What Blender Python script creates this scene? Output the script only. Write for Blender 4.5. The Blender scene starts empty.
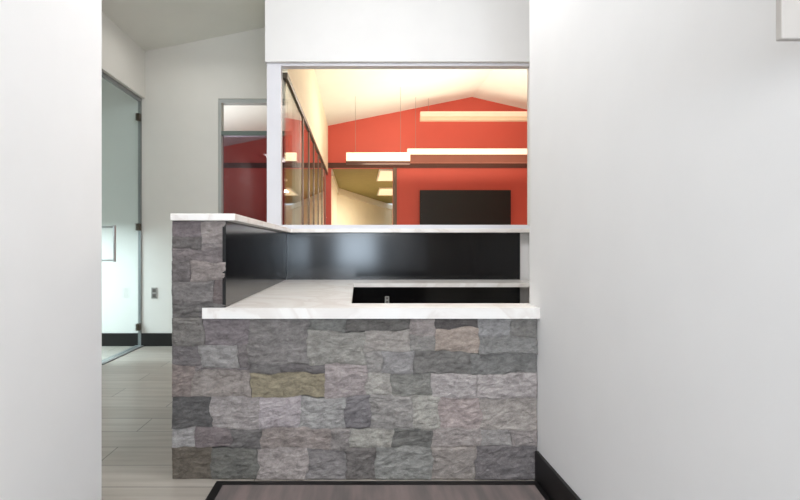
import bpy, bmesh, math, random
from mathutils import Vector, noise

SC = bpy.context.scene
COL = SC.collection
U = 0.0043          # metres per pixel at the desk front
F = 480.0           # focal length in pixels (800 wide frame)
D = U * F           # distance camera -> desk front
HC = 1.0            # eye height
VX, VY = 358.0, 247.0

def px(x, r): return (x - VX) * U * r
def pz(y, r): return HC + (VY - y) * U * r

# ------------------------------------------------------------------ camera
cd = bpy.data.cameras.new('camera')
cd.sensor_width = 36.0
cd.lens = 36.0 * F / 800.0
cd.shift_x = (400.0 - VX) / 800.0
cd.shift_y = -(250.0 - VY) / 800.0
cd.clip_start = 0.02
cam = bpy.data.objects.new('camera', cd)
cam.location = (0, 0, HC)
cam.rotation_euler = (math.pi / 2, 0, 0)
COL.objects.link(cam)
SC.camera = cam

# ------------------------------------------------------------------ world, exposure
w = bpy.data.worlds.new('world'); SC.world = w; w.use_nodes = True
w.node_tree.nodes['Background'].inputs[0].default_value = (0.85, 0.93, 1.0, 1)
w.node_tree.nodes['Background'].inputs[1].default_value = 1.0
vs = SC.view_settings
vs.view_transform = 'Standard'; vs.look = 'None'; vs.gamma = 1.0; vs.exposure = 0.0
try: vs.use_curve_mapping = False
except Exception: pass

def area(name, loc, rot, sx, sy, power, col=(1, 1, 1)):
    l = bpy.data.lights.new(name, 'AREA'); l.shape = 'RECTANGLE'
    l.size = sx; l.size_y = sy; l.energy = power; l.color = col
    o = bpy.data.objects.new(name, l); o.location = loc; o.rotation_euler = rot
    COL.objects.link(o); return o
R = math.radians
# daylight through the entry doorway behind the viewer
area('entry_daylight', (-0.03, -2.40, 0.97), (R(90), 0, 0), 0.75, 0.7, 34, (0.72, 0.86, 1.0))
# hall ceiling panel, then a fill behind the viewer
area('hall_fill_light', (-0.05, 0.9, 2.85), (0, 0, 0), 1.0, 0.9, 6, (0.985, 0.985, 1.0))
area('hall_fill_light', (-0.05, -1.9, 1.8), (R(82), 0, 0), 1.5, 0.9, 36, (0.985, 0.985, 1.0))  # unseen upright soft box, added to even out the wall brightness
# unseen fill over the desk, added and tilted to brighten the soffit
area('soffit_fill', (0.25, 1.75, 2.95), (R(42), 0, 0), 1.0, 0.5, 27, (0.985, 0.985, 1.0))
# corridor
area('corridor_light', (-1.5, 4.2, 2.9), (0, 0, 0), 0.8, 0.5, 2.5, (1.0, 0.98, 0.94))
area('corridor_light', (-1.58, 0.6, 2.7), (0, 0, 0), 0.3, 0.8, 11.5, (1.0, 0.98, 0.94))
# unseen fill added low in the room beyond the corridor's glass door
area('side_room_fill', (-3.3, 3.9, 1.25), (0, 0, 0), 1.6, 1.2, 66, (0.86, 0.96, 1.0))
# conference room uplight and downlight
area('conference_uplight', (1.6, 7.1, 2.2), (R(180), 0, 0), 3.0, 2.8, 84, (1.0, 0.95, 0.74))
area('conference_downlight', (1.6, 7.2, 3.1), (R(-35), 0, 0), 2.6, 0.6, 48, (1.0, 0.92, 0.78))
# room behind the conference room
area('kitchen_light', (1.4, 11.2, 2.40), (0, 0, 0), 1.6, 2.2, 150, (1.0, 0.94, 0.78))
area('dim_room_fill', (-2.2, 6.6, 1.6), (R(180), 0, 0), 1.6, 1.6, 40, (0.95, 0.97, 1.0))  # unseen uplight added to brighten the ceiling behind the corridor end door

# ------------------------------------------------------------------ helpers
def s2l(c):
    out = []
    for v in c:
        v = v / 255.0
        out.append(v / 12.92 if v <= 0.04045 else ((v + 0.055) / 1.055) ** 2.4)
    return tuple(out) + (1.0,)

def mat(name, rgb, rough=0.6, metal=0.0, spec=0.5, var=0.03, scale=6.0, bump=0.0, bscale=60.0, emit=None, estr=0.0):
    m = bpy.data.materials.new(name); m.use_nodes = True
    nt = m.node_tree; b = nt.nodes['Principled BSDF']
    b.inputs['Roughness'].default_value = rough
    b.inputs['Metallic'].default_value = metal
    b.inputs['Specular IOR Level'].default_value = spec
    tc = nt.nodes.new('ShaderNodeTexCoord')
    n = nt.nodes.new('ShaderNodeTexNoise'); n.inputs['Scale'].default_value = scale; n.inputs['Detail'].default_value = 4
    nt.links.new(tc.outputs['Object'], n.inputs['Vector'])
    cr = nt.nodes.new('ShaderNodeValToRGB')
    c = s2l(rgb)
    cr.color_ramp.elements[0].position = 0.3; cr.color_ramp.elements[1].position = 0.7
    cr.color_ramp.elements[0].color = tuple(x * (1 - var) for x in c[:3]) + (1,)
    cr.color_ramp.elements[1].color = tuple(min(1, x * (1 + var)) for x in c[:3]) + (1,)
    nt.links.new(n.outputs['Fac'], cr.inputs['Fac'])
    nt.links.new(cr.outputs['Color'], b.inputs['Base Color'])
    if bump:
        n2 = nt.nodes.new('ShaderNodeTexNoise'); n2.inputs['Scale'].default_value = bscale
        nt.links.new(tc.outputs['Object'], n2.inputs['Vector'])
        bp = nt.nodes.new('ShaderNodeBump'); bp.inputs['Strength'].default_value = bump; bp.inputs['Distance'].default_value = 0.002
        nt.links.new(n2.outputs['Fac'], bp.inputs['Height']); nt.links.new(bp.outputs['Normal'], b.inputs['Normal'])
    if emit:
        b.inputs['Emission Color'].default_value = s2l(emit); b.inputs['Emission Strength'].default_value = estr
    return m

def glass(name, tint, ior=1.45):
    m = bpy.data.materials.new(name); m.use_nodes = True
    nt = m.node_tree; nt.nodes.remove(nt.nodes['Principled BSDF'])
    out = nt.nodes['Material Output']
    tr = nt.nodes.new('ShaderNodeBsdfTransparent'); tr.inputs[0].default_value = tint + (1,)
    gl = nt.nodes.new('ShaderNodeBsdfGlossy'); gl.inputs['Roughness'].default_value = 0.01
    gl.inputs[0].default_value = (1, 1, 1, 1)
    fr = nt.nodes.new('ShaderNodeFresnel'); fr.inputs[0].default_value = ior
    ge = nt.nodes.new('ShaderNodeNewGeometry')          # same reflectance from both faces
    mx = nt.nodes.new('ShaderNodeMixShader')
    lw = nt.nodes.new('ShaderNodeLayerWeight'); lw.inputs['Blend'].default_value = 0.5
    pw = nt.nodes.new('ShaderNodeMath'); pw.operation = 'POWER'; pw.inputs[1].default_value = 5.0
    nt.links.new(lw.outputs['Facing'], pw.inputs[0])
    ma = nt.nodes.new('ShaderNodeMath'); ma.operation = 'MULTIPLY_ADD'
    ma.inputs[1].default_value = 0.96; ma.inputs[2].default_value = 0.04
    nt.links.new(pw.outputs[0], ma.inputs[0])
    nt.nodes.remove(fr); nt.nodes.remove(ge)
    nt.links.new(ma.outputs[0], mx.inputs[0])
    nt.links.new(tr.outputs[0], mx.inputs[1]); nt.links.new(gl.outputs[0], mx.inputs[2])
    nt.links.new(mx.outputs[0], out.inputs['Surface'])
    return m

def obj(name, bm, m, parent=None, bevel=0.0, loc=None):
    bmesh.ops.recalc_face_normals(bm, faces=bm.faces[:])
    me = bpy.data.meshes.new(name); bm.to_mesh(me); bm.free()
    for mm in (m if isinstance(m, (list, tuple)) else [m]): me.materials.append(mm)
    o = bpy.data.objects.new(name, me); COL.objects.link(o)
    if parent:
        o.parent = parent
        o.location = -parent.location if loc is None else loc
    elif loc is not None: o.location = loc
    if bevel:
        b = o.modifiers.new('bevel', 'BEVEL'); b.width = bevel; b.segments = 2; b.limit_method = 'ANGLE'
    return o

def bx(bm, x0, x1, y0, y1, z0, z1):
    v = [bm.verts.new((x, y, z)) for z in (z0, z1) for y in (y0, y1) for x in (x0, x1)]
    for f in ((0, 1, 3, 2), (4, 6, 7, 5), (0, 4, 5, 1), (2, 3, 7, 6), (0, 2, 6, 4), (1, 5, 7, 3)):
        bm.faces.new([v[i] for i in f])
    return bm

def box(*a): return bx(bmesh.new(), *a)

def prism(pts, z0, z1):
    bm = bmesh.new()
    a = [bm.verts.new((x, y, z0)) for x, y in pts]; b = [bm.verts.new((x, y, z1)) for x, y in pts]
    bm.faces.new(a[::-1]); bm.faces.new(b); n = len(pts)
    for i in range(n): bm.faces.new((a[i], a[(i + 1) % n], b[(i + 1) % n], b[i]))
    return bm

def cyl(bm, p0, p1, rad, n=12):
    p0, p1 = Vector(p0), Vector(p1); d = (p1 - p0).normalized()
    u = d.orthogonal().normalized(); v = d.cross(u)
    rings = [[bm.verts.new(p + (u * math.cos(t) + v * math.sin(t)) * rad) for t in [2 * math.pi * i / n for i in range(n)]] for p in (p0, p1)]
    for i in range(n): bm.faces.new((rings[0][i], rings[0][(i + 1) % n], rings[1][(i + 1) % n], rings[1][i]))
    bm.faces.new(rings[0][::-1]); bm.faces.new(rings[1])
    return bm

def struct(name, bm, m, parent=None, bevel=0.0):
    o = obj(name, bm, m, parent, bevel)
    if not parent: o['kind'] = 'structure'
    return o

def empty(name, loc):
    o = bpy.data.objects.new(name, None); o.location = loc; o.empty_display_size = 0.1; COL.objects.link(o); return o

def tag(o, label, cat, group=None):
    o['label'] = label; o['category'] = cat
    if group: o['group'] = group
    return o

# ------------------------------------------------------------------ materials
M = {}
M['white'] = mat('white_paint', (236, 235, 234), 0.75, bump=0.05, bscale=150, var=0.01)
M['corr'] = mat('corridor_paint', (226, 225, 220), 0.75, bump=0.05, bscale=150, var=0.01)
M['ceil'] = mat('ceiling_paint', (230, 230, 224), 0.85, var=0.012)
M['red'] = mat('red_paint', (214, 92, 78), 0.6, var=0.03, scale=2.0)
M['cream'] = mat('cream_paint', (244, 235, 210), 0.7, var=0.02)
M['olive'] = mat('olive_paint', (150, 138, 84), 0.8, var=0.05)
M['frame'] = mat('frame_white', (226, 226, 232), 0.45, var=0.01)
M['black'] = mat('black_laminate', (15, 15, 18), 0.14, spec=0.42, var=0.25, scale=3)
M['baseb'] = mat('black_baseboard', (16, 14, 14), 0.45, var=0.2)
M['alu'] = mat('dark_aluminium', (70, 62, 50), 0.4, metal=0.5)
M['mull'] = mat('brown_aluminium', (120, 96, 80), 0.4, metal=0.2)
M['steel'] = mat('grey_steel', (140, 143, 143), 0.4, metal=0.4)
M['steel_bright'] = mat('brushed_steel', (190, 190, 190), 0.35, metal=0.8)
M['trimdark'] = mat('dark_trim', (84, 44, 34), 0.55)
M['pl_grey'] = mat('grey_plastic', (150, 148, 144), 0.5)
M['pl_white'] = mat('white_plastic', (225, 225, 222), 0.4)
M['sign'] = mat('grey_sign_face', (190, 184, 178), 0.6)
M['tv'] = mat('tv_screen', (14, 14, 16), 0.3)
M['tvb'] = mat('tv_bezel', (9, 9, 10), 0.4)
M['cable'] = mat('steel_cable', (150, 145, 140), 0.4, metal=0.7)
M['hous_c'] = mat('fixture_cream', (220, 190, 165), 0.5)
M['hous_b'] = mat('fixture_brown', (122, 66, 52), 0.5)
M['glow_a'] = mat('cream_diffuser', (255, 240, 215), 0.5, emit=(255, 236, 196), estr=0.6)
M['glow_b'] = mat('blush_diffuser', (250, 225, 205), 0.5, emit=(255, 206, 184), estr=0.38)
M['glow_c'] = mat('rose_diffuser', (235, 195, 175), 0.5, emit=(240, 172, 155), estr=0.35)
M['cab'] = mat('white_cabinet', (238, 232, 214), 0.4)
M['glass_clear'] = glass('clear_glass', (0.985, 0.99, 0.985))
M['glass_blue'] = glass('blue_tinted_glass', (0.93, 0.98, 0.985))
M['glass_dim'] = glass('dim_view_glass', (0.62, 0.57, 0.64))  # dark tint stands in for the dimness of the room behind

def marble():
    m = bpy.data.materials.new('white_marble'); m.use_nodes = True
    nt = m.node_tree; b = nt.nodes['Principled BSDF']; b.inputs['Roughness'].default_value = 0.25
    tc = nt.nodes.new('ShaderNodeTexCoord')
    n = nt.nodes.new('ShaderNodeTexNoise'); n.inputs['Scale'].default_value = 2.2; n.inputs['Detail'].default_value = 8; n.inputs['Distortion'].default_value = 1.6
    nt.links.new(tc.outputs['Object'], n.inputs['Vector'])
    cr = nt.nodes.new('ShaderNodeValToRGB'); e = cr.color_ramp.elements
    e[0].position = 0.40; e[0].color = s2l((247, 244, 240)); e[1].position = 0.62; e[1].color = s2l((248, 246, 243))
    x = e.new(0.50); x.color = s2l((236, 230, 225))
    x = e.new(0.53); x.color = s2l((246, 242, 238))
    nt.links.new(n.outputs['Fac'], cr.inputs['Fac']); nt.links.new(cr.outputs['Color'], b.inputs['Base Color'])
    return m
M['marble'] = marble()

def floor_mat():
    m = bpy.data.materials.new('plank_tile'); m.use_nodes = True
    nt = m.node_tree; b = nt.nodes['Principled BSDF']; b.inputs['Roughness'].default_value = 0.33
    tc = nt.nodes.new('ShaderNodeTexCoord')
    br = nt.nodes.new('ShaderNodeTexBrick'); br.inputs['Scale'].default_value = 1.0
    br.inputs['Brick Width'].default_value = 1.2; br.inputs['Row Height'].default_value = 0.2
    br.inputs['Mortar Size'].default_value = 0.003; br.offset = 0.37
    br.inputs['Color1'].default_value = s2l((186, 180, 172)); br.inputs['Color2'].default_value = s2l((172, 165, 156))
    br.inputs['Mortar'].default_value = s2l((120, 115, 108))
    nt.links.new(tc.outputs['Object'], br.inputs['Vector'])
    mp = nt.nodes.new('ShaderNodeMapping'); mp.inputs['Scale'].default_value = (2.0, 26.0, 1.0)
    nt.links.new(tc.outputs['Object'], mp.inputs['Vector'])
    n = nt.nodes.new('ShaderNodeTexNoise'); n.inputs['Scale'].default_value = 1.0; n.inputs['Detail'].default_value = 6
    nt.links.new(mp.outputs[0], n.inputs['Vector'])
    cr = nt.nodes.new('ShaderNodeValToRGB'); cr.color_ramp.elements[0].position = 0.3; cr.color_ramp.elements[1].position = 0.7
    cr.color_ramp.elements[0].color = (0.82, 0.80, 0.78, 1); cr.color_ramp.elements[1].color = (1.08, 1.08, 1.08, 1)
    nt.links.new(n.outputs['Fac'], cr.inputs['Fac'])
    mx = nt.nodes.new('ShaderNodeMix'); mx.data_type = 'RGBA'; mx.blend_type = 'MULTIPLY'; mx.inputs['Factor'].default_value = 1.0
    nt.links.new(br.outputs['Color'], mx.inputs[6]); nt.links.new(cr.outputs['Color'], mx.inputs[7])
    nt.links.new(mx.outputs[2], b.inputs['Base Color'])
    return m
M['floor'] = floor_mat()

def mat_pile():
    m = bpy.data.materials.new('mat_ribs'); m.use_nodes = True
    nt = m.node_tree; b = nt.nodes['Principled BSDF']; b.inputs['Roughness'].default_value = 0.6
    tc = nt.nodes.new('ShaderNodeTexCoord')
    mp = nt.nodes.new('ShaderNodeMapping'); mp.inputs['Scale'].default_value = (9.0, 1.2, 1.0)
    nt.links.new(tc.outputs['Object'], mp.inputs['Vector'])
    n = nt.nodes.new('ShaderNodeTexNoise'); n.inputs['Scale'].default_value = 2.0; n.inputs['Detail'].default_value = 5
    nt.links.new(mp.outputs[0], n.inputs['Vector'])
    cr = nt.nodes.new('ShaderNodeValToRGB'); e = cr.color_ramp.elements
    e[0].position = 0.35; e[0].color = s2l((104, 97, 95)); e[1].position = 0.65; e[1].color = s2l((132, 118, 115))
    nt.links.new(n.outputs['Fac'], cr.inputs['Fac']); nt.links.new(cr.outputs['Color'], b.inputs['Base Color'])
    return m
M['pile'] = mat_pile()

def stone_mat():
    m = bpy.data.materials.new('split_ledgestone'); m.use_nodes = True
    nt = m.node_tree; b = nt.nodes['Principled BSDF']; b.inputs['Roughness'].default_value = 0.8
    b.inputs['Specular IOR Level'].default_value = 0.3
    at = nt.nodes.new('ShaderNodeAttribute'); at.attribute_name = 'stone_tint'
    tc = nt.nodes.new('ShaderNodeTexCoord')
    mp = nt.nodes.new('ShaderNodeMapping'); mp.inputs['Scale'].default_value = (13.0, 13.0, 24.0)
    nt.links.new(tc.outputs['Object'], mp.inputs['Vector'])
    n = nt.nodes.new('ShaderNodeTexNoise'); n.inputs['Scale'].default_value = 1.6; n.inputs['Detail'].default_value = 9; n.inputs['Roughness'].default_value = 0.78; n.inputs['Distortion'].default_value = 0.3
    nt.links.new(mp.outputs[0], n.inputs['Vector'])
    cr = nt.nodes.new('ShaderNodeValToRGB'); e = cr.color_ramp.elements
    e[0].position = 0.28; e[0].color = (0.44, 0.42, 0.42, 1); e[1].position = 0.72; e[1].color = (1.62, 1.61, 1.60, 1)
    nt.links.new(n.outputs['Fac'], cr.inputs['Fac'])
    mx = nt.nodes.new('ShaderNodeMix'); mx.data_type = 'RGBA'; mx.blend_type = 'MULTIPLY'; mx.inputs['Factor'].default_value = 1.0
    nt.links.new(at.outputs['Color'], mx.inputs[6]); nt.links.new(cr.outputs['Color'], mx.inputs[7])
    nt.links.new(mx.outputs[2], b.inputs['Base Color'])
    bp = nt.nodes.new('ShaderNodeBump'); bp.inputs['Strength'].default_value = 0.75; bp.inputs['Distance'].default_value = 0.006
    nt.links.new(n.outputs['Fac'], bp.inputs['Height']); nt.links.new(bp.outputs['Normal'], b.inputs['Normal'])
    return m
M['stone'] = stone_mat()

# ------------------------------------------------------------------ the setting
RB = 1.84                                   # back of the desk nook
XG = -0.587                                 # glass wall of the conference room
XC = -2.15                                  # corridor's left wall
RC = 2.35                                   # corridor end wall
RR = 4.4                                    # red wall
YB, YC, YR = RB * D, RC * D, RR * D
XW = 0.772                                  # hall right wall face
XN = 1.362                                   # right wall of desk nook
XE = 5.0                                    # right wall of conference room
YF = -2.5                                   # entry wall
RIDGE = 2.157
def cz(x):
    zr = 3.29 + 0.2 * (RIDGE - XG)
    return zr - 0.2 * (RIDGE - x) if x < RIDGE else zr - 0.23 * (x - RIDGE)

struct('floor', box(-5.2, 5.2, YF - 1.5, 17.0, -0.1, 0.0), M['floor'])
bm = bmesh.new()
def slab(bm, x0, x1, y0, y1, t=0.08):
    v = [bm.verts.new((x, y, cz(x) + dz)) for dz in (0, t) for y in (y0, y1) for x in (x0, x1)]
    for f in ((0, 1, 3, 2), (4, 6, 7, 5), (0, 4, 5, 1), (2, 3, 7, 6), (0, 2, 6, 4), (1, 5, 7, 3)):
        bm.faces.new([v[i] for i in f])
slab(bm, -5.2, RIDGE, YF - 0.1, YR + 0.2); slab(bm, RIDGE, 5.2, YF - 0.1, YR + 0.2)
struct('ceiling', bm, M['ceil'])

def gable(x0, x1, y0, y1, z0=0.0):
    """wall slab across X with its top following the vault"""
    xs = [x0] + ([RIDGE] if x0 < RIDGE < x1 else []) + [x1]
    bm = bmesh.new()
    fr = [bm.verts.new((x, y0, z)) for x, z in [(x0, z0), (x1, z0)] + [(x, cz(x)) for x in xs[::-1]]]
    bk = [bm.verts.new((v.co.x, y1, v.co.z)) for v in fr]
    bm.faces.new(fr); bm.faces.new(bk[::-1]); n = len(fr)
    for i in range(n): bm.faces.new((fr[i], bk[i], bk[(i + 1) % n], fr[(i + 1) % n]))
    return bm
def gable_add(bm, *a):
    b2 = gable(*a); me = bpy.data.meshes.new('tmp'); b2.to_mesh(me); b2.free(); bm.from_mesh(me); bpy.data.meshes.remove(me); return bm

def lwall(x0, x1, y0, y1, z0=0.0):
    """wall slab along Y with sloped top"""
    return gable(x0, x1, y0, y1, z0)

# hall
struct('wall_left', lwall(-1.01, -0.882, YF, 0.80 * D), M['white'])
struct('baseboard_left', box(-0.882, -0.867, YF, 0.80 * D, 0, 0.127), M['baseb'])
bm = lwall(XW, XW + 0.14, YF, 1.047 * D)
gable_add(bm, XW + 0.14, XN, 0.98 * D, 1.047 * D)
struct('wall_right', bm, M['white'])
struct('wall_nook_right', lwall(XN, XN + 0.12, 0.98 * D, 1.872 * D), M['white'])
struct('baseboard_right', box(XW - 0.016, XW, YF, 0.995 * D, 0, 0.128), M['baseb'], bevel=0.003)
# entry wall with a doorway to the street
bm = gable(-5.2, -0.56, YF - 0.12, YF); gable_add(bm, 0.44, 5.2, YF - 0.12, YF); gable_add(bm, -0.56, 0.44, YF - 0.12, YF, 2.15)
struct('wall_entry', bm, M['white'])
d1 = struct('door_1', box(-0.54, 0.42, YF - 0.07, YF - 0.06, 0.02, 2.13), M['glass_clear'])
bm = bmesh.new()
for a in ((-0.56, -0.50), (0.38, 0.44)): bx(bm, a[0], a[1], YF - 0.09, YF - 0.03, 0, 2.15)
bx(bm, -0.50, 0.38, YF - 0.09, YF - 0.03, 2.09, 2.15); bx(bm, -0.50, 0.38, YF - 0.09, YF - 0.03, 0.0, 0.08)
struct('door_frame', bm, M['steel'], d1)

# corridor left wall: plaster with a glass door by the corner
RD0, RD1 = 1.975, 2.342
YD0, YD1 = RD0 * D, RD1 * D
ZD = 2.50
bm = lwall(XC - 0.12, XC, YF, YD0 - 0.05); gable_add(bm, XC - 0.12, XC, YD0 - 0.05, YC, ZD)
struct('wall_corridor_left', bm, M['corr'])
g2 = struct('door_2', box(XC - 0.055, XC - 0.043, YD0 + 0.004, YD1 - 0.004, 0.012, ZD - 0.045), M['glass_blue'])
bm = bmesh.new()
bx(bm, XC - 0.065, XC - 0.035, YD0 - 0.05, YD0, 0, ZD); bx(bm, XC - 0.065, XC - 0.035, YD1, YC - 0.001, 0, ZD); bx(bm, XC - 0.065, XC - 0.035, YD0, YD1, ZD - 0.035, ZD)
struct('door_frame', bm, M['steel'], g2)
struct('threshold', box(XC - 0.09, XC - 0.01, YD0, YD1, 0, 0.010), M['steel'], g2)
yh = 2.035 * D
bm = bmesh.new()
for xs in (XC + 0.02, XC - 0.118):
    cyl(bm, (xs, yh, 0.87), (xs, yh, 1.19), 0.012)
    for z in (0.885, 1.175): cyl(bm, (xs, yh, z), (XC - 0.05, yh, z), 0.010)
struct('door_handle', bm, M['steel_bright'], g2, 0.002)
for z in (2.30, 1.20, 0.20):
    struct('hinge', box(XC - 0.066, XC - 0.030, YD1 - 0.055, YD1 - 0.001, z - 0.035, z + 0.035), M['alu'], g2, 0.003)

# corridor end wall with glass door and transom
XA, XB = px(218, RC), XG - 0.05
bm = gable(-5.2, XA, YC, YC + 0.12); gable_add(bm, XA, XB, YC, YC + 0.12, 2.50); gable_add(bm, XB, XG, YC, YC + 0.12)
struct('wall_corridor_end', bm, M['corr'])
struct('baseboard_back', box(-5.1, XA, YC - 0.014, YC, 0, 0.13), M['baseb'])
d3 = struct('door_3', box(XA + 0.035, XB - 0.035, YC + 0.05, YC + 0.062, 0.012, 2.13), M['glass_dim'])
bm = bmesh.new()
bx(bm, XA, XA + 0.03, YC + 0.01, YC + 0.10, 0, 2.5); bx(bm, XB - 0.03, XB, YC + 0.01, YC + 0.10, 0, 2.5)
bx(bm, XA + 0.03, XB - 0.03, YC + 0.01, YC + 0.10, 2.46, 2.5)
struct('door_frame', bm, mat('door_frame_grey', (176, 180, 178), 0.5), d3)
struct('head_rail', box(XA + 0.03, XB - 0.03, YC + 0.01, YC + 0.10, 2.135, 2.175), mat('green_grey_rail', (104, 118, 112), 0.5), d3)
struct('transom_pane', box(XA + 0.03, XB - 0.03, YC + 0.05, YC + 0.06, 2.18, 2.46), M['glass_clear'], d3)
bm = bmesh.new(); cyl(bm, (XA + 0.10, YC + 0.02, 0.9), (XA + 0.10, YC + 0.02, 1.2), 0.012)
for z in (0.92, 1.18): cyl(bm, (XA + 0.10, YC + 0.02, z), (XA + 0.10, YC + 0.055, z), 0.009)
struct('door_handle', bm, M['steel_bright'], d3)

struct('wall_side_room', lwall(-5.2, -5.08, YF, YR), M['white'])

# partition above the desk with the conference room window
YP0, YP1 = 1.82 * D, 1.872 * D
XP = px(265, 1.82)
ZS = 2.452
bm = gable(XP, XN + 0.12, YP0, YP1, ZS)
gable_add(bm, XN + 0.12, XE, YP0, YP1)
struct('wall_back', bm, M['white'])
z0 = 1.1425
XO0, XO1 = px(281, RB), XN
bm = bmesh.new()
bx(bm, px(267, RB), XO0, YB - 0.005, YP1, z0, ZS)
bx(bm, XO0, XO1 - 0.001, YB - 0.005, YP1, 2.432, ZS)
w1 = struct('window_1', bm, M['frame'])
struct('window_sill', box(XO0, XO1 - 0.001, YB - 0.02, YP1, z0, z0 + 0.032), M['frame'], w1)

# conference room glass wall
ZH = 2.36
gw = struct('window_2', box(XG - 0.006, XG + 0.006, YP1 + 0.002, YR - 0.04, 0.05, ZH), M['glass_clear'])
bm = bmesh.new()
bx(bm, XG - 0.02, XG + 0.02, YP1, YR - 0.02, ZH, ZH + 0.045); bx(bm, XG - 0.02, XG + 0.02, YP1, YR - 0.02, 0, 0.05)
struct('window_frame', bm, M['alu'], gw)
for r in (2.45, 2.75, 3.05, 3.4, 3.75, 4.1):
    y = r * D
    struct('mullion', box(XG - 0.014, XG + 0.014, y - 0.03, y + 0.03, 0.05, ZH), M['mull'], gw)
struct('wall_glass_head', lwall(XG - 0.02, XG + 0.02, YP1, YR - 0.001, ZH + 0.045), M['cream'])

# red wall with an opening to the room behind
XD0, XD1, ZD2 = px(331, RR), px(393, RR), pz(168, RR)
bm = gable(-5.1, XD0, YR, YR + 0.12); gable_add(bm, XD0, XD1, YR, YR + 0.12, ZD2); gable_add(bm, XD1, 5.1, YR, YR + 0.12)
struct('wall_red', bm, M['red'])
struct('trim_1', box(-5.0, XE, YR - 0.025, YR - 0.0005, ZD2, pz(163, RR)), M['trimdark'])
struct('trim_2', box(XD1, XD1 + 0.07, YR - 0.02, YR - 0.0005, 0, ZD2), M['mull'])
struct('wall_conference_right', lwall(XE, XE + 0.1, YP0, YR), M['red'])

# room behind: khaki ceiling, pale cornice, slanted back wall
YK = 5.9 * D
XL, XR2, YK2 = -0.53, 3.6, 15.0
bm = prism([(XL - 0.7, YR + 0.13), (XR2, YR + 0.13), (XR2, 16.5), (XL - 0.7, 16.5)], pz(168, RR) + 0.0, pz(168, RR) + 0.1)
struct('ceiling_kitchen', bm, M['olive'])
ZK = pz(168, RR)
P0 = (XL, YK); P1 = (px(375, 7.4), 7.4 * D)
ex = 0.6
P2 = (P1[0] + (P1[0] - P0[0]) * ex, P1[1] + (P1[1] - P0[1]) * ex)
struct('wall_kitchen_left', box(XL - 0.1, XL, YR + 0.12, YK, 0, ZK), M['cream'])
struct('wall_kitchen_back', prism([P0, P2, (P2[0] - 0.1, P2[1] + 0.1), (P0[0] - 0.1, P0[1] + 0.1)], 0, ZK), M['cream'])
struct('wall_kitchen_end', prism([P2, (XR2, P2[1]), (XR2, P2[1] + 0.1), (P2[0], P2[1] + 0.1)], 0, ZK), M['cream'])
struct('wall_kitchen_right', box(XR2, XR2 + 0.1, YR + 0.12, P2[1] + 0.1, 0, ZK), M['cream'])
bm = box(XL, XL + 0.04, YR + 0.125, YK, ZK - 0.13, ZK - 0.001)
dx, dy = P2[0] - P0[0], P2[1] - P0[1]; L = math.hypot(dx, dy); nx, ny = dy / L, -dx / L
b2 = prism([P0, P2, (P2[0] + nx * 0.05, P2[1] + ny * 0.05), (P0[0] + nx * 0.05, P0[1] + ny * 0.05)], ZK - 0.17, ZK - 0.001)
me = bpy.data.meshes.new('tmp'); b2.to_mesh(me); b2.free(); bm.from_mesh(me); bpy.data.meshes.remove(me)
struct('trim_3', bm, M['cab'])

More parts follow.
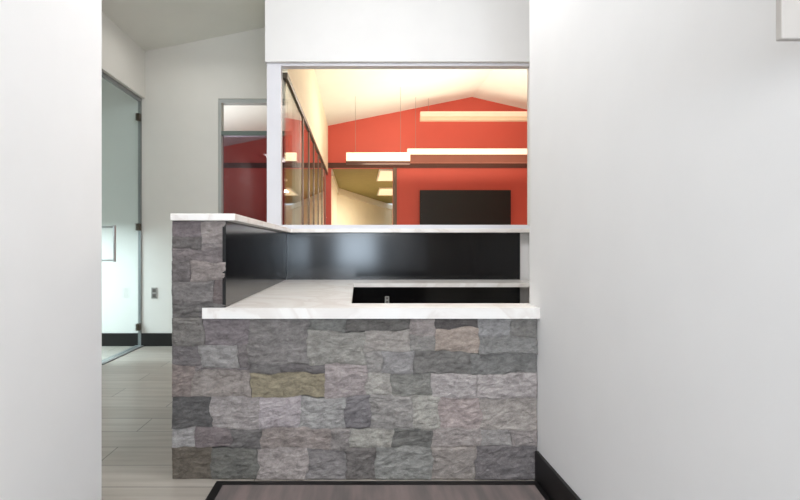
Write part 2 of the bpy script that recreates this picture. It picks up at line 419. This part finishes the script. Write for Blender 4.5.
# ------------------------------------------------------------------ reception desk
GREY = (126, 124, 124)
def px_stones():
    S = []
    def s(x0, x1, y0, y1, c): S.append((x0, x1, y0, y1, c))
    # tall pillar
    s(172, 203, 221, 236, (122, 114, 114)); s(203, 226, 221, 243, (142, 134, 136)); s(172, 203, 236, 248, (112, 105, 106))
    s(172, 226, 248, 262, (120, 114, 115)); s(203, 226, 243, 248, (128, 122, 122))
    s(172, 190, 262, 282, (112, 108, 108)); s(190, 226, 262, 282, (132, 126, 127))
    s(172, 213, 282, 304, (118, 112, 114)); s(213, 226, 282, 304, (110, 102, 104)); s(172, 226, 304, 320, (112, 107, 109))
    # below the counter
    s(172, 206, 320, 345, (118, 114, 115)); s(206, 248, 320, 346, (120, 117, 118)); s(248, 308, 320, 364, (122, 121, 120)); s(308, 345, 320, 331, (116, 116, 116))
    s(345, 408, 320, 330, (104, 104, 108)); s(408, 436, 320, 336, (140, 138, 136)); s(436, 478, 320, 328, (98, 95, 95)); s(478, 510, 320, 337, (138, 138, 141)); s(510, 537, 320, 337, (124, 124, 127))
    s(172, 200, 345, 365, (114, 110, 111)); s(200, 238, 345, 368, (134, 131, 131)); s(238, 248, 346, 368, (118, 115, 115)); s(308, 365, 331, 364, (136, 134, 133))
    s(365, 408, 330, 352, (146, 143, 142)); s(408, 436, 336, 352, (132, 133, 131)); s(436, 478, 328, 352, (158, 142, 130)); s(478, 537, 337, 354, (126, 127, 129))
    s(248, 252, 364, 370, (112, 110, 110)); s(252, 280, 364, 372, (112, 110, 110)); s(280, 325, 364, 372, (106, 104, 104))
    s(365, 382, 352, 372, (140, 140, 138)); s(382, 412, 352, 372, (134, 135, 139)); s(412, 470, 352, 373, (112, 112, 112)); s(470, 537, 353, 373, (118, 119, 120))
    s(172, 193, 365, 396, (128, 118, 116)); s(193, 252, 370, 396, (136, 129, 128)); s(193, 200, 365, 370, (122, 118, 118)); s(200, 238, 368, 370, (122, 118, 118)); s(238, 248, 368, 370, (118,115,115)); s(252, 325, 372, 396, (140, 130, 106)); s(325, 365, 364, 397, (144, 141, 140))
    s(365, 392, 372, 396, (148, 147, 143)); s(392, 432, 372, 396, (128, 128, 126)); s(432, 478, 373, 398, (156, 152, 151)); s(478, 537, 373, 398, (150, 146, 144))
    s(172, 211, 396, 428, (96, 94, 94)); s(211, 258, 396, 428, (144, 140, 141)); s(258, 300, 396, 428, (150, 148, 148)); s(300, 345, 397, 429, (140, 143, 149)); s(345, 370, 396, 428, (118, 117, 124))
    s(370, 412, 396, 429, (140, 140, 134)); s(412, 440, 396, 428, (150, 149, 145)); s(440, 480, 398, 428, (154, 145, 141)); s(480, 537, 398, 430, (152, 146, 143))
    s(172, 193, 428, 447, (140, 136, 141)); s(193, 230, 428, 447, (116, 110, 110)); s(230, 262, 428, 449, (108, 105, 105)); s(262, 330, 428, 449, (136, 128, 127)); s(330, 350, 429, 449, (130, 126, 125))
    s(350, 392, 429, 447, (144, 144, 138)); s(392, 432, 428, 447, (112, 111, 110)); s(432, 480, 428, 446, (144, 142, 138)); s(480, 510, 430, 446, (150, 147, 143)); s(510, 537, 430, 446, (146, 138, 136))
    s(172, 211, 447, 480, (104, 96, 88)); s(211, 257, 449, 480, (108, 107, 104)); s(257, 308, 449, 480, (146, 139, 137)); s(308, 345, 449, 480, (126, 123, 121)); s(345, 376, 447, 480, (112, 110, 109))
    s(376, 432, 447, 480, (132, 131, 129)); s(432, 475, 446, 480, (140, 134, 131)); s(475, 537, 446, 480, (116, 113, 113))
    return S

def stone_wall(name, stones, parent, frame, base_depth, seed):
    """stones: list of (a0,a1,z0,z1,rgb) on a plane; frame maps (a, z, out) to world"""
    rnd = random.Random(seed)
    bm = bmesh.new(); lay = bm.loops.layers.float_color.new('stone_tint')
    for (a0, a1, z0, z1, c) in stones:
        g = 0.0004
        a0 += g; a1 -= g; z0 += g; z1 -= g
        if a1 - a0 < 0.004 or z1 - z0 < 0.004: continue
        n = max(3, int((a1 - a0) / 0.010)); k = max(3, int((z1 - z0) / 0.008))
        out = rnd.uniform(0.004, 0.014); tilt = rnd.uniform(-0.05, 0.05); tz = rnd.uniform(-0.10, 0.10)
        off = Vector((rnd.uniform(-50, 50), rnd.uniform(-50, 50), 0))
        c = (c[0], c[1], min(c[2], c[0] + 1)); lum = sum(c) / 3.0; warm = (lum * 1.05, lum * 0.995, lum * 0.965)
        cl = s2l([max(0, min(255, (v * 0.6 + wm * 0.4) * 1.03 + (lum - 128) * 0.22 + rnd.uniform(-2, 2))) for v, wm in zip(c, warm)])
        As = [a0] + [a0 + (a1 - a0) * i / n for i in range(n + 1)] + [a1]
        Zs = [z0] + [z0 + (z1 - z0) * i / k for i in range(k + 1)] + [z1]
        grid = []
        for j, z in enumerate(Zs):
            row = []
            for i, a in enumerate(As):
                e = min(i, len(As) - 1 - i, j, len(Zs) - 1 - j)
                wv = noise.noise_vector(Vector((a * 9, z * 12, seed))) + 0.45 * noise.noise_vector(Vector((a * 30, z * 40, seed + 7)))
                am = min(1.0, min(a - amin, amax - a) / 0.04)
                if z0 >= ZC0 - 0.002 and amax == XS1: am = min(am, abs(a - XPI) / 0.04)
                zm = min(1.0, min(z - zmin, zmax - z, abs(z - zmid)) / 0.04)
                aa = a + wv.x * 0.017 * max(0, am); zz = z + wv.y * 0.013 * max(0, zm)
                p = Vector((a * 14, z * 26, 0)) + off
                h = out + tilt * (a - (a0 + a1) / 2) * 0.5 + tz * (z - (z0 + z1) / 2)
                h += 0.006 * noise.noise(p) + 0.004 * noise.noise(p * 2.7) + 0.0025 * noise.noise(p * 6.0)
                h = min(max(h, 0.002), 0.024)
                if e == 0: h = -0.012
                elif e == 1: h = h * 0.75
                row.append(bm.verts.new(frame(aa, zz, h)))
            grid.append(row)
        for j in range(len(Zs) - 1):
            for i in range(len(As) - 1):
                f = bm.faces.new((grid[j][i], grid[j][i + 1], grid[j + 1][i + 1], grid[j + 1][i]))
                for l in f.loops: l[lay] = cl
    dark = s2l((92, 88, 87))
    # mortar bed behind
    for (b0, b1, c0, c1) in beds:
        q = [frame(b0, c0, -0.008), frame(b1, c0, -0.008), frame(b1, c1, -0.008), frame(b0, c1, -0.008)]
        r = [frame(b0, c0, -base_depth), frame(b1, c0, -base_depth), frame(b1, c1, -base_depth), frame(b0, c1, -base_depth)]
        qv = [bm.verts.new(v) for v in q]; rv = [bm.verts.new(v) for v in r]
        fs = [bm.faces.new(qv), bm.faces.new(rv[::-1])]
        for i in range(4): fs.append(bm.faces.new((qv[i], rv[i], rv[(i + 1) % 4], qv[(i + 1) % 4])))
        for f in fs:
            for l in f.loops: l[lay] = dark
    o = obj(name, bm, M['stone'], parent)
    return o

XS0, XS1 = px(172, 1.0), XW - 0.001
XPI = px(226, 1.0)
ZC0, ZC1 = 0.696, 0.742                    # counter slab
ZL0, ZL1 = 1.1122, 1.1418                    # raised ledge
YS = D
desk = empty('reception_desk', ((XS0 + XS1) / 2, D, 0))
tag(desk, 'built-in reception desk faced in grey split ledgestone with black back panel', 'reception desk')

st = []
for (x0, x1, y0, y1, c) in px_stones():
    za, zb = max(0.0, pz(y1, 1.0)), pz(y0, 1.0)
    if y1 >= 480: za = 0.001
    if y0 <= 320 and y1 > 320: zb = ZC0
    if y0 == 320: zb = ZC0
    xa, xb = px(x0, 1.0), min(px(x1, 1.0), XS1)
    if y0 >= 304 and y1 <= 320: za = ZC0
    if y0 == 221: zb = ZL0
    st.append((xa, xb, za, zb, c))
amin, amax, zmin, zmax, zmid = XS0, XS1, 0.0, ZL0, ZC0
beds = [(XS0 + 0.002, XS1, 0.0, ZC0 - 0.001), (XS0 + 0.002, XPI, ZC0 - 0.001, ZL0 - 0.001)]
stone_wall('stone_front', st, desk, lambda a, z, h: Vector((a, YS - h + 0.006, z)), 0.055, 3)

# stone on the corridor side of the desk
rnd = random.Random(11); st = []
z = 0.001; pal = [(122, 118, 118), (136, 131, 130), (108, 105, 105), (140, 136, 134), (130, 124, 118), (118, 118, 122)]
while z < ZL0 - 0.02:
    hh = min(rnd.uniform(0.07, 0.14), ZL0 - z)
    if ZL0 - z - hh < 0.03: hh = ZL0 - z
    y = YS + 0.07
    while y < YP1 - 0.01:
        ww = min(rnd.uniform(0.14, 0.34), YP1 - y)
        st.append((y, y + ww, z, z + hh, rnd.choice(pal))); y += ww
    z += hh
amin, amax, zmin, zmax, zmid = YS + 0.07, YP1, 0.0, ZL0, 9.0
beds = [(YS + 0.068, YP1, 0.0, ZL0 - 0.001)]
stone_wall('stone_side', st, desk, lambda a, z, h: Vector((XS0 - h + 0.012, a, z)), 0.055, 5)

# half-wall cores
bm = bmesh.new()
bx(bm, XS0 + 0.07, XPI - 0.016, YS + 0.062, YP1, 0, ZL0 - 0.0005)
struct_core = obj('half_wall', bm, M['white'], desk)
obj('rear_half_wall', box(XPI - 0.014, XN - 0.001, YB + 0.022, YP1, 0, ZL0 - 0.0005), M['white'], desk)
# glossy black panels inside the nook
XBK = px(520, RB)
obj('back_panel', box(XPI + 0.0015, XBK, YB, YB + 0.02, 0.0, ZL0 - 0.0008), M['black'], desk)
obj('side_panel', box(XPI - 0.014, XPI + 0.0005, YS - 0.004, YB - 0.0005, ZC1 + 0.0005, ZL0 - 0.0008), M['black'], desk)

# countertop: a marble ring around the knee opening
YC0 = 0.985 * D
yo0, yo1 = 1.066 * D, 1.655 * D
xo = px(352.5, 1.3)
ct = empty('countertop', (0.3, D, ZC0))
tag(ct, 'low white marble countertop lying on the stone desk front', 'countertop')
bm = prism([(px(202, 0.985), YC0 + 0.0051), (XS1, YC0 + 0.0051), (XS1, 1.049 * D), (XN - 0.002, 1.049 * D), (XN - 0.002, yo0),
            (xo, yo0), (xo, yo1), (XN - 0.002, yo1), (XN - 0.002, YB - 0.001), (XPI + 0.002, YB - 0.001), (XPI + 0.002, YS - 0.024), (px(202, 0.985), YS - 0.024)], ZC0 + 0.018, ZC1)
obj('slab', bm, M['marble'], ct, 0.003)
bm = prism([(px(202, 0.985), YC0), (XS1, YC0), (XS1, YC0 + 0.005), (px(202, 0.985), YC0 + 0.005)], ZC0, ZC1)
obj('edge_strip', bm, M['marble'], ct)

# raised ledge
tl = prism([(px(170, 0.985), 0.985 * D), (px(235, 0.985), 0.985 * D), (px(235, 0.985), 1.80 * D), (XN - 0.002, 1.80 * D),
            (XN - 0.002, YP1 + 0.02), (px(170, 0.985), YP1 + 0.02)], ZL0, ZL1)
tl = obj('raised_ledge', tl, M['marble'], None, 0.003)
tag(tl, 'raised white marble ledge turning the corner above the black desk panel', 'ledge')

# outlet on the black panel
ox, oz = px(387, RB), pz(300, RB)
po = empty('power_outlet', (ox, YB - 0.004, oz))
tag(po, 'tiny white power outlet on black panel under the desk counter', 'outlet')
obj('cover_plate', box(ox - 0.017, ox + 0.017, YB - 0.007, YB - 0.0005, oz - 0.030, oz + 0.030), M['pl_white'], po, 0.002)
for dz in (-0.014, 0.014):
    obj('socket', box(ox - 0.009, ox + 0.009, YB - 0.0085, YB - 0.0068, oz + dz - 0.009, oz + dz + 0.009), M['pl_grey'], po, 0.001)

# outlet on the corridor end wall
ox, oz = px(154.5, RC), pz(293, RC)
po = empty('power_outlet', (ox, YC - 0.004, oz))
tag(po, 'grey power outlet low on the white corridor end wall', 'outlet')
obj('cover_plate', box(ox - 0.030, ox + 0.030, YC - 0.008, YC - 0.0005, oz - 0.055, oz + 0.055), M['pl_grey'], po, 0.002)
dk = mat('outlet_socket', (92, 88, 84), 0.5)
for dz in (-0.027, 0.027):
    obj('socket', box(ox - 0.017, ox + 0.017, YC - 0.010, YC - 0.0075, oz + dz - 0.017, oz + dz + 0.017), dk, po, 0.002)

# entrance mat
em = empty('entrance_mat', (0.1, 1.2, 0))
tag(em, 'dark taupe entrance mat with black border in front of the desk', 'mat')
mx0, mx1, my0, my1 = px(217, 0.985), XW - 0.018, -0.6, 0.982 * D
obj('pile', box(mx0 + 0.035, mx1 - 0.02, my0 + 0.035, my1 - 0.03, 0.001, 0.010), M['pile'], em)
bm = bmesh.new()
bx(bm, mx0, mx0 + 0.035, my0, my1, 0.001, 0.012); bx(bm, mx1 - 0.02, mx1, my0, my1, 0.001, 0.012)
bx(bm, mx0 + 0.035, mx1 - 0.02, my0, my0 + 0.035, 0.001, 0.012); bx(bm, mx0 + 0.035, mx1 - 0.02, my1 - 0.03, my1, 0.001, 0.012)
obj('border', bm, M['baseb'], em)

# grey panel projecting from the right wall near the viewer
rs = 0.36
sx, sy, sz = px(775, rs + 0.006), rs * D, pz(42, rs + 0.006)
sg = empty('wall_sign', (XW, sy, sz))
tag(sg, 'plain grey panel projecting from the right wall at upper right', 'sign')
obj('face_panel', box(sx, XW - 0.008, sy, sy + 0.012, sz, sz + 0.28), M['sign'], sg, 0.002)
obj('mounting_bracket', box(XW - 0.010, XW - 0.0005, sy - 0.012, sy + 0.024, sz + 0.02, sz + 0.26), M['pl_grey'], sg, 0.002)

# ------------------------------------------------------------------ conference room
tx0, tx1, tz1 = px(420, RR - 0.04), px(511, RR - 0.04), pz(190, RR - 0.04)
ty = (RR - 0.04) * D
tv = empty('television', ((tx0 + tx1) / 2, ty, tz1 - 0.5))
tag(tv, 'large black flat screen television on the red wall', 'television')
bm = box(tx0, tx1, ty, ty + 0.045, tz1 - 0.98, tz1)
obj('housing', bm, M['tvb'], tv, 0.006)
obj('screen', box(tx0 + 0.02, tx1 - 0.02, ty - 0.002, ty - 0.0003, tz1 - 0.95, tz1 - 0.02), M['tv'], tv)
obj('wall_bracket', box((tx0 + tx1) / 2 - 0.25, (tx0 + tx1) / 2 + 0.25, ty + 0.0455, YR - 0.0005, tz1 - 0.7, tz1 - 0.3), M['baseb'], tv)

def bar_light(x0, x1, y, z0, z1, zsplit, hm, gm, label):
    t = empty('linear_light', ((x0 + x1) / 2, y, z1))
    tag(t, label, 'light', 'linear lights in the red room')
    if zsplit > z0: obj('housing', box(x0, x1, y - 0.05, y + 0.05, z0, zsplit - 0.0005), hm, t, 0.004)
    obj('diffuser', box(x0 + 0.004, x1 - 0.004, y - 0.046, y + 0.046, zsplit, z1), gm, t, 0.004)
    for xx in (x0 + 0.15, x1 - 0.15):
        bm = bmesh.new(); cyl(bm, (xx, y, z1 + 0.0005), (xx, y, cz(xx) - 0.001), 0.0025, 6)
        obj('cable', bm, M['cable'], t)
ra, rb, rc = 3.7, 4.05, 4.15
bar_light(px(346, ra), px(410, ra), ra * D, pz(164, ra), pz(153, ra), pz(161.5, ra), M['trimdark'], M['glow_a'], 'shortest hanging linear light, at the left over the opening in the red wall')
bar_light(px(407, rb), px(545, rb), rb * D, pz(163, rb), pz(149, rb), pz(155, rb), M['hous_b'], M['glow_b'], 'long brown linear light hanging above the television')
bar_light(px(420, rc), px(545, rc), rc * D, pz(121, rc), pz(112, rc), pz(117, rc), M['hous_c'], M['glow_c'], 'topmost pale linear light hanging close under the gable peak')

# ceiling panels in the room behind
def panel(x0, x1, y0, y1, label):
    t = empty('ceiling_light', ((x0 + x1) / 2, (y0 + y1) / 2, ZK))
    tag(t, label, 'ceiling light')
    bm = bmesh.new(); f = 0.03
    bx(bm, x0, x0 + f, y0, y1, ZK - 0.03, ZK - 0.001); bx(bm, x1 - f, x1, y0, y1, ZK - 0.03, ZK - 0.001)
    bx(bm, x0 + f, x1 - f, y0, y0 + f, ZK - 0.03, ZK - 0.001); bx(bm, x0 + f, x1 - f, y1 - f, y1, ZK - 0.03, ZK - 0.001)
    obj('frame', bm, M['cab'], t)
    obj('diffuser', box(x0 + f, x1 - f, y0 + f, y1 - f, ZK - 0.022, ZK - 0.002), M['glow_a'], t)
panel(px(378, 4.7), px(378, 4.7) + 0.6, 4.47 * D, 5.18 * D, 'nearer pale ceiling light seen through the opening in the red wall')
panel(px(378, 6.2), px(378, 6.2) + 0.6, 5.85 * D, 6.62 * D, 'farther pale ceiling light seen through the opening in the red wall')
